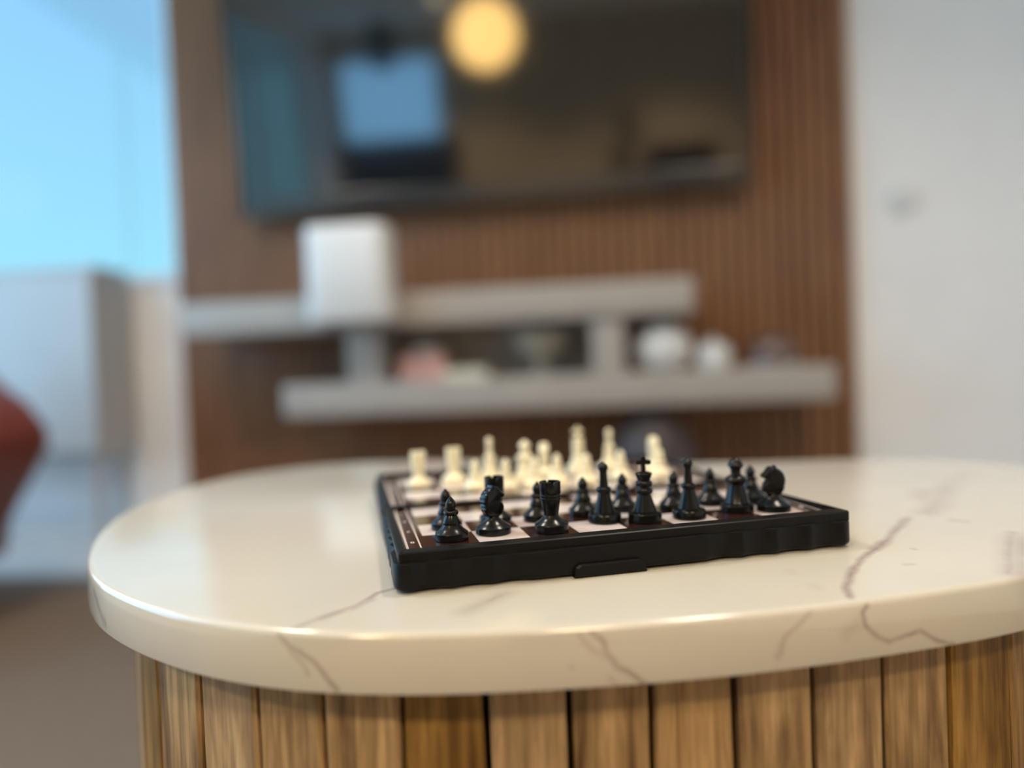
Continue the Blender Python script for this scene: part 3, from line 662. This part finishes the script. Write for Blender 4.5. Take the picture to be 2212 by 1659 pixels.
# hinge knuckles, latch
bm = bmesh.new()
for a in (1.2, 6.0): box(bm, a * S, (a + .9) * S, (VH - .05) * S, (VH + .05) * S, -0.001, 0.0016, 0.0003)
link('hinge', bm, M_case, board)
bh = BH - PLZ; lat = [(2.55, -bh + .0003), (3.97, -bh + .0003), (3.90, -bh + .0042), (3.82, -bh + .0050), (2.66, -bh + .0050), (2.58, -bh + .0042)]
bm = bmesh.new(); rg = []
for y, d in ((VF * S + .001, 0), (VF * S - .0014, 0), (VF * S - .0019, .0006)):
    rg.append([(a * S + (d if a < 3.3 else -d), y, z + (d if z < -bh + .002 else -d)) for a, z in lat])
ring_stack(rg, bm=bm); link('latch', bm, M_case, board)
# rank numbers printed between the frame lines, and file letters on the far side
def text(ch, u, v, rz, size=0.0038):
    cu = bpy.data.curves.new('t', 'FONT'); cu.body = ch; cu.size = size; cu.align_x = 'CENTER'; cu.align_y = 'CENTER'; cu.extrude = 0.00002
    o = bpy.data.objects.new('t', cu); COL.objects.link(o); dg = bpy.context.evaluated_depsgraph_get(); me = bpy.data.meshes.new_from_object(o.evaluated_get(dg))
    bpy.data.objects.remove(o); me.materials.clear(); me.materials.append(M_print)
    n = bpy.data.objects.new('printed_character', me); COL.objects.link(n); n.parent = board; back = v > VH
    z = PZ + 0.00003; y = v
    if back: n.location = (u * S, (VH + (v - VH) * math.cos(TILTB)) * S, z + (v - VH) * S * math.sin(TILTB)); n.rotation_euler = (TILTB, 0, rz)
    else: n.location = (u * S, v * S, z); n.rotation_euler = (0, 0, rz)
for i in range(8):
    v = i + 0.5 + (0.07 if i > 3 else 0); text(str(8 - i), -0.24, v, math.pi); text(str(8 - i), 8.24, v, 0)
    text('HGFEDCBA'[i], i + 0.5, 8.31, math.pi)
    text('HGFEDCBA'[i], i + 0.5, -0.24, 0)

# ------------------------------------------------------------------ chess pieces (board units -> metres)
def sc(P): return [(r * S, z * S) for r, z in P]
def flat_shape(P, half, bev, bm=None):
    """extrude an outline (x,z) along y with softened edges"""
    N = pnormals(P); bm = bm or bmesh.new(); rg = []
    for y, d in ((-half, -bev), (-half + bev * .45, -bev * .25), (-half + bev, 0), (half - bev, 0), (half - bev * .45, -bev * .25), (half, -bev)):
        rg.append([((p[0] + q.x * d) * S, y * S, (p[1] + q.y * d) * S) for p, q in zip(P, N)])
    return ring_stack(rg, bm=bm)
def arc_pts(c, z, rx, rz, a0, a1, n): return [(c + rx * math.cos(R(a0 + (a1 - a0) * i / n)), z + rz * math.sin(R(a0 + (a1 - a0) * i / n))) for i in range(n + 1)]
def torus_prof(r_in, r_out, z, h, n=8):
    return [(r_in, z - h)] + [(r_in + (r_out - r_in) * math.sin(math.pi * i / n) ** 0.6, z - h * math.cos(math.pi * i / n)) for i in range(1, n)] + [(r_in, z + h)]
MESH = {}
def pm(key, bm, m, ang=32):
    me = bpy.data.meshes.new(key); bm.normal_update(); bm.to_mesh(me); bm.free(); me.materials.append(m)
    for p in me.polygons: p.use_smooth = True
    me.set_sharp_from_angle(angle=R(ang)); return me
def base_prof(r, h=0.165): return [(0, 0), (r - .01, 0), (r, .012), (r, h - .012), (r - .014, h)]
def piece_meshes(kind, m):
    L_ = []
    if kind == 'pawn':
        L_.append(('base', lathe(sc([(0, 0), (.315, 0), (.325, .012), (.325, .135), (.31, .155), (.25, .20), (.19, .265), (.165, .30), (0, .30)]))))
        L_.append(('body', lathe(sc([(0, .29), (.165, .29), (.18, .325), (.178, .345), (.115, .475)] + torus_prof(.105, .148, .525, .045) + [(.085, .585), (0, .585)]))))
        L_.append(('head', lathe(sc([(0, .57), (.085, .575), (.106, .63), (.11, .675), (.10, .72), (.075, .765), (.035, .81), (.015, .835), (0, .84)]))))
    elif kind == 'rook':
        L_.append(('base', lathe(sc([(0, 0), (.33, 0), (.342, .012), (.342, .15), (.325, .175), (.24, .225), (.17, .29), (.145, .33), (0, .33)]))))
        L_.append(('body', lathe(sc([(0, .32), (.145, .32), (.15, .36), (.168, .48), (.188, .61)] + torus_prof(.19, .207, .66, .028, 6) + torus_prof(.19, .207, .72, .028, 6) + [(.195, .755), (0, .755)]))))
        n = 48; bm = bmesh.new(); pr_ = [(0, .75), (.198, .75), (.207, .77), (.21, .94), (.21, 1.0), (.15, 1.0), (.15, .9), (0, .9)]; rings_ = []
        for k, (r_, z) in enumerate(pr_):
            if r_ == 0: rings_.append([bm.verts.new((0, 0, z * S))]); continue
            rg = []
            for i in range(n):
                a = 2 * math.pi * i / n; zz_ = z
                if k in (4, 5) and i % 12 in (0, 1): zz_ = .955
                rg.append(bm.verts.new((r_ * S * math.cos(a), r_ * S * math.sin(a), zz_ * S)))
            rings_.append(rg)
        for a, b in zip(rings_, rings_[1:]):
            for i in range(n):
                j = (i + 1) % n
                if len(a) == 1: bm.faces.new((a[0], b[j], b[i]))
                elif len(b) == 1: bm.faces.new((a[i], a[j], b[0]))
                else: bm.faces.new((a[i], a[j], b[j], b[i]))
        bmesh.ops.recalc_face_normals(bm, faces=bm.faces); L_.append(('battlement', bm))
    elif kind == 'bishop':
        L_.append(('base', lathe(sc([(0, 0), (.333, 0), (.345, .012), (.345, .155), (.33, .18), (.25, .195), (.225, .20), (0, .20)]))))
        L_.append(('body', lathe(sc([(0, .19), (.215, .19), (.222, .21), (.215, .23), (.118, .61), (0, .61)]))))
        L_.append(('collar', lathe(sc([(0, .60)] + torus_prof(.115, .155, .67, .06) + [(.095, .735), (0, .735)]))))
        L_.append(('finial', lathe(sc([(0, .73), (.097, .73), (.09, .78), (.074, 1.04), (.078, 1.07), (.10, 1.11), (.104, 1.15), (.09, 1.19), (.05, 1.225), (.02, 1.25), (0, 1.255)]))))
    elif kind == 'queen':
        L_.append(('base', lathe(sc([(0, 0), (.345, 0), (.357, .012), (.357, .145), (.345, .16), (.275, .172), (0, .172)]))))
        L_.append(('body', lathe(sc([(0, .17), (.262, .17), (.268, .19), (.255, .21), (.168, .585), (0, .585)]))))
        L_.append(('collar', lathe(sc([(0, .58), (.165, .58), (.20, .62), (.232, .67), (.236, .695), (.22, .725), (.17, .76), (.12, .785), (0, .785)]))))
        L_.append(('crown', lathe(sc([(0, .78), (.115, .78), (.105, .83), (.11, .90), (.135, .945), (.165, .965), (.167, .985), (.14, 1.05), (.09, 1.105), (.04, 1.145), (0, 1.155)]))))
    elif kind == 'king':
        L_.append(('base', lathe(sc([(0, 0), (.335, 0), (.35, .012), (.35, .17), (.335, .19), (.27, .205), (0, .205)]))))
        L_.append(('body', lathe(sc([(0, .20), (.24, .20), (.247, .22), (.24, .24), (.132, .575)] + torus_prof(.13, .18, .635, .06) + torus_prof(.12, .176, .79, .06) + [(.12, .86), (0, .86)]))))
        L_.append(('crown', lathe(sc([(0, .855), (.13, .86), (.145, .90), (.175, .975), (.178, .995), (.165, 1.01), (.08, 1.035), (0, 1.04)]))))
        c = [(.048, 1.02), (.042, 1.185), (.10, 1.175), (.15, 1.19), (.165, 1.225), (.15, 1.265), (.10, 1.27), (.06, 1.28), (.055, 1.33), (.02, 1.365), (-.02, 1.365), (-.055, 1.33), (-.06, 1.28), (-.10, 1.27), (-.15, 1.265), (-.165, 1.225), (-.15, 1.19), (-.10, 1.175), (-.042, 1.185), (-.048, 1.02)]
        L_.append(('cross', flat_shape(c, .05, .02)))
    elif kind == 'knight':
        L_.append(('base', lathe(sc([(0, 0), (.345, 0), (.357, .012), (.357, .13), (.34, .15), (.27, .19), (.18, .255), (.13, .315), (.115, .345), (0, .345)]))))
        o = [(.095, .325), (.155, .36), (.205, .43), (.235, .50), (.225, .535), (.252, .575), (.24, .61), (.256, .655), (.24, .69), (.245, .73), (.22, .76), (.215, .80), (.185, .825), (.165, .86), (.13, .875), (.105, .905), (.065, .92), (.045, .965), (.015, .93), (-.04, .948), (-.09, .93), (-.125, .895), (-.15, .85), (-.20, .805), (-.243, .775), (-.248, .745), (-.225, .71), (-.185, .695), (-.15, .685), (-.135, .655), (-.165, .62), (-.205, .575), (-.225, .51), (-.215, .44), (-.165, .375), (-.10, .325)]
        bm = flat_shape(o, .125, .05)
        L_.append(('horse_head', bm))
        bm = bmesh.new()
        for sgn in (-1, 1): bmesh.ops.create_uvsphere(bm, u_segments=12, v_segments=8, radius=.022 * S, matrix=Matrix.Translation((-.07 * S, sgn * .122 * S, .82 * S)))
        L_.append(('eye', bm))
    return [(n_, pm(n_, b_, m)) for n_, b_ in L_]
first_of = {}
def piece(kind, colour, u, v, label, group, rz=0.0, white=False, lean=(0, 0)):
    key = (kind, colour)
    if key not in first_of:
        first_of[key] = piece_meshes(kind, M_cream if colour == 'cream' else M_black)
    back = v > VH
    if back: loc = bp(u, VH + (v - VH) * math.cos(TILTB), 0.00005 + (v - VH) * S * math.sin(TILTB))
    else: loc = bp(u, v, 0.00005)
    t = bpy.data.objects.new('chess_' + kind, None); COL.objects.link(t); t.empty_display_size = 0.01; t.location = loc
    t.rotation_mode = 'XYZ'
    Rm = Matrix.Rotation(BYAW, 4, 'Z') @ Matrix.Rotation((TILTB if back else 0) + lean[0], 4, 'X') @ Matrix.Rotation(lean[1], 4, 'Y') @ Matrix.Rotation(rz, 4, 'Z')
    t.rotation_euler = Rm.to_euler()
    tag(t, label, 'chess piece', group)
    for n_, me in first_of[key]:
        o = bpy.data.objects.new(n_, me); COL.objects.link(o); o.parent = t
    return t
BG = 'black chess pieces on the near half of the board'; CG = 'cream chess pieces on the far half of the board'
PW = 'black pawn in the second row, '
piece('pawn', 'black', .53, .47, 'black pawn at the near left corner of the board, in the front row', BG)
piece('pawn', 'black', .56, 1.47, 'black pawn directly behind the pawn in the near left corner', BG)
piece('knight', 'black', 1.40, .68, 'black knight near the left end of the front row, mane towards the left', BG, rz=R(205))
piece('rook', 'black', 1.62, 1.55, 'black rook standing right behind the left-hand knight', BG)
piece('rook', 'black', 2.53, .38, 'black rook in the front row right of the left-hand knight', BG)
piece('pawn', 'black', 2.55, 1.50, 'black pawn directly behind the front-row rook', BG)
piece('pawn', 'black', 3.61, 1.62, 'black pawn with a pointed head between the rook and the thin-necked bishop', BG)
piece('bishop', 'black', 3.80, .78, 'black bishop with a ball tip left of the black king', BG)
piece('pawn', 'black', 4.58, 1.74, 'black pawn half hidden between the left bishop and the king', BG)
piece('king', 'black', 4.58, .50, 'black king with a cross on top, tallest black piece', BG, rz=R(-12))
piece('pawn', 'black', 5.67, 1.42, 'black pawn in the gap between the king and the right bishop', BG)
piece('bishop', 'black', 5.55, .44, 'black bishop with a ball tip between the black king and the queen', BG)
piece('pawn', 'black', 6.63, 1.55, 'black pawn between the right bishop and the domed queen', BG)
piece('queen', 'black', 6.78, .66, 'black queen with a pointed dome second from right in the front row', BG)
piece('pawn', 'black', 7.60, 1.46, 'rightmost black pawn, behind the queen and the right-hand knight', BG)
piece('knight', 'black', 7.51, .42, 'black knight facing left at the right end of the front row', BG, rz=R(-10))
def uv_at(x, y, z=0.004):
    p = onz(x, y, BZ + z); a, b = p.x - BX, p.y - BY; c, s = math.cos(BYAW), math.sin(BYAW)
    return (a * c + b * s) / S, (-a * s + b * c) / S
WH = [('rook', 905, 1042, 'leftmost cream rook in the far row', 0), ('rook', 981, 1033, 'second cream rook from the left in the far row, standing free', 0),
      ('pawn', 1027, 1045, 'cream pawn left of the first thin cream bishop', 0), ('bishop', 1059, 1028, 'thin cream bishop between the two small cream pawns at left', 0),
      ('pawn', 1093, 1044, 'cream pawn right of the first thin cream bishop', 0), ('queen', 1135, 1027, 'cream queen in the middle of the far row', 0),
      ('knight', 1176, 1018, 'rounded cream knight right of the cream queen', 70), ('pawn', 1204, 1032, 'cream pawn between the cream knight and the cream king', 0),
      ('king', 1250, 1010, 'cream king, tallest cream piece', 0), ('bishop', 1317, 1006, 'pointed cream bishop right of the cream king', 0),
      ('pawn', 1341, 1023, 'cream pawn leaning into the silhouette of the right cream bishop', 0), ('knight', 1412, 1002, 'rightmost cream piece, a knight seen edge-on', 80),
      ('pawn', 1156, 1040, 'cream pawn in front of the gap between the cream queen and knight', 0), ('pawn', 1268, 1031, 'cream pawn at the foot of the cream king', 0),
      ('pawn', 1424, 1017, 'cream pawn at the foot of the rightmost cream knight', 0), ('pawn', 1005, 1064, 'cream pawn one row nearer than the others at the left', 0)]
for k, x, y, lab, rz in WH[:15]:
    u, v = uv_at(x, y); piece(k, 'cream', u, min(v, 8.05), lab, CG, rz=R(rz))
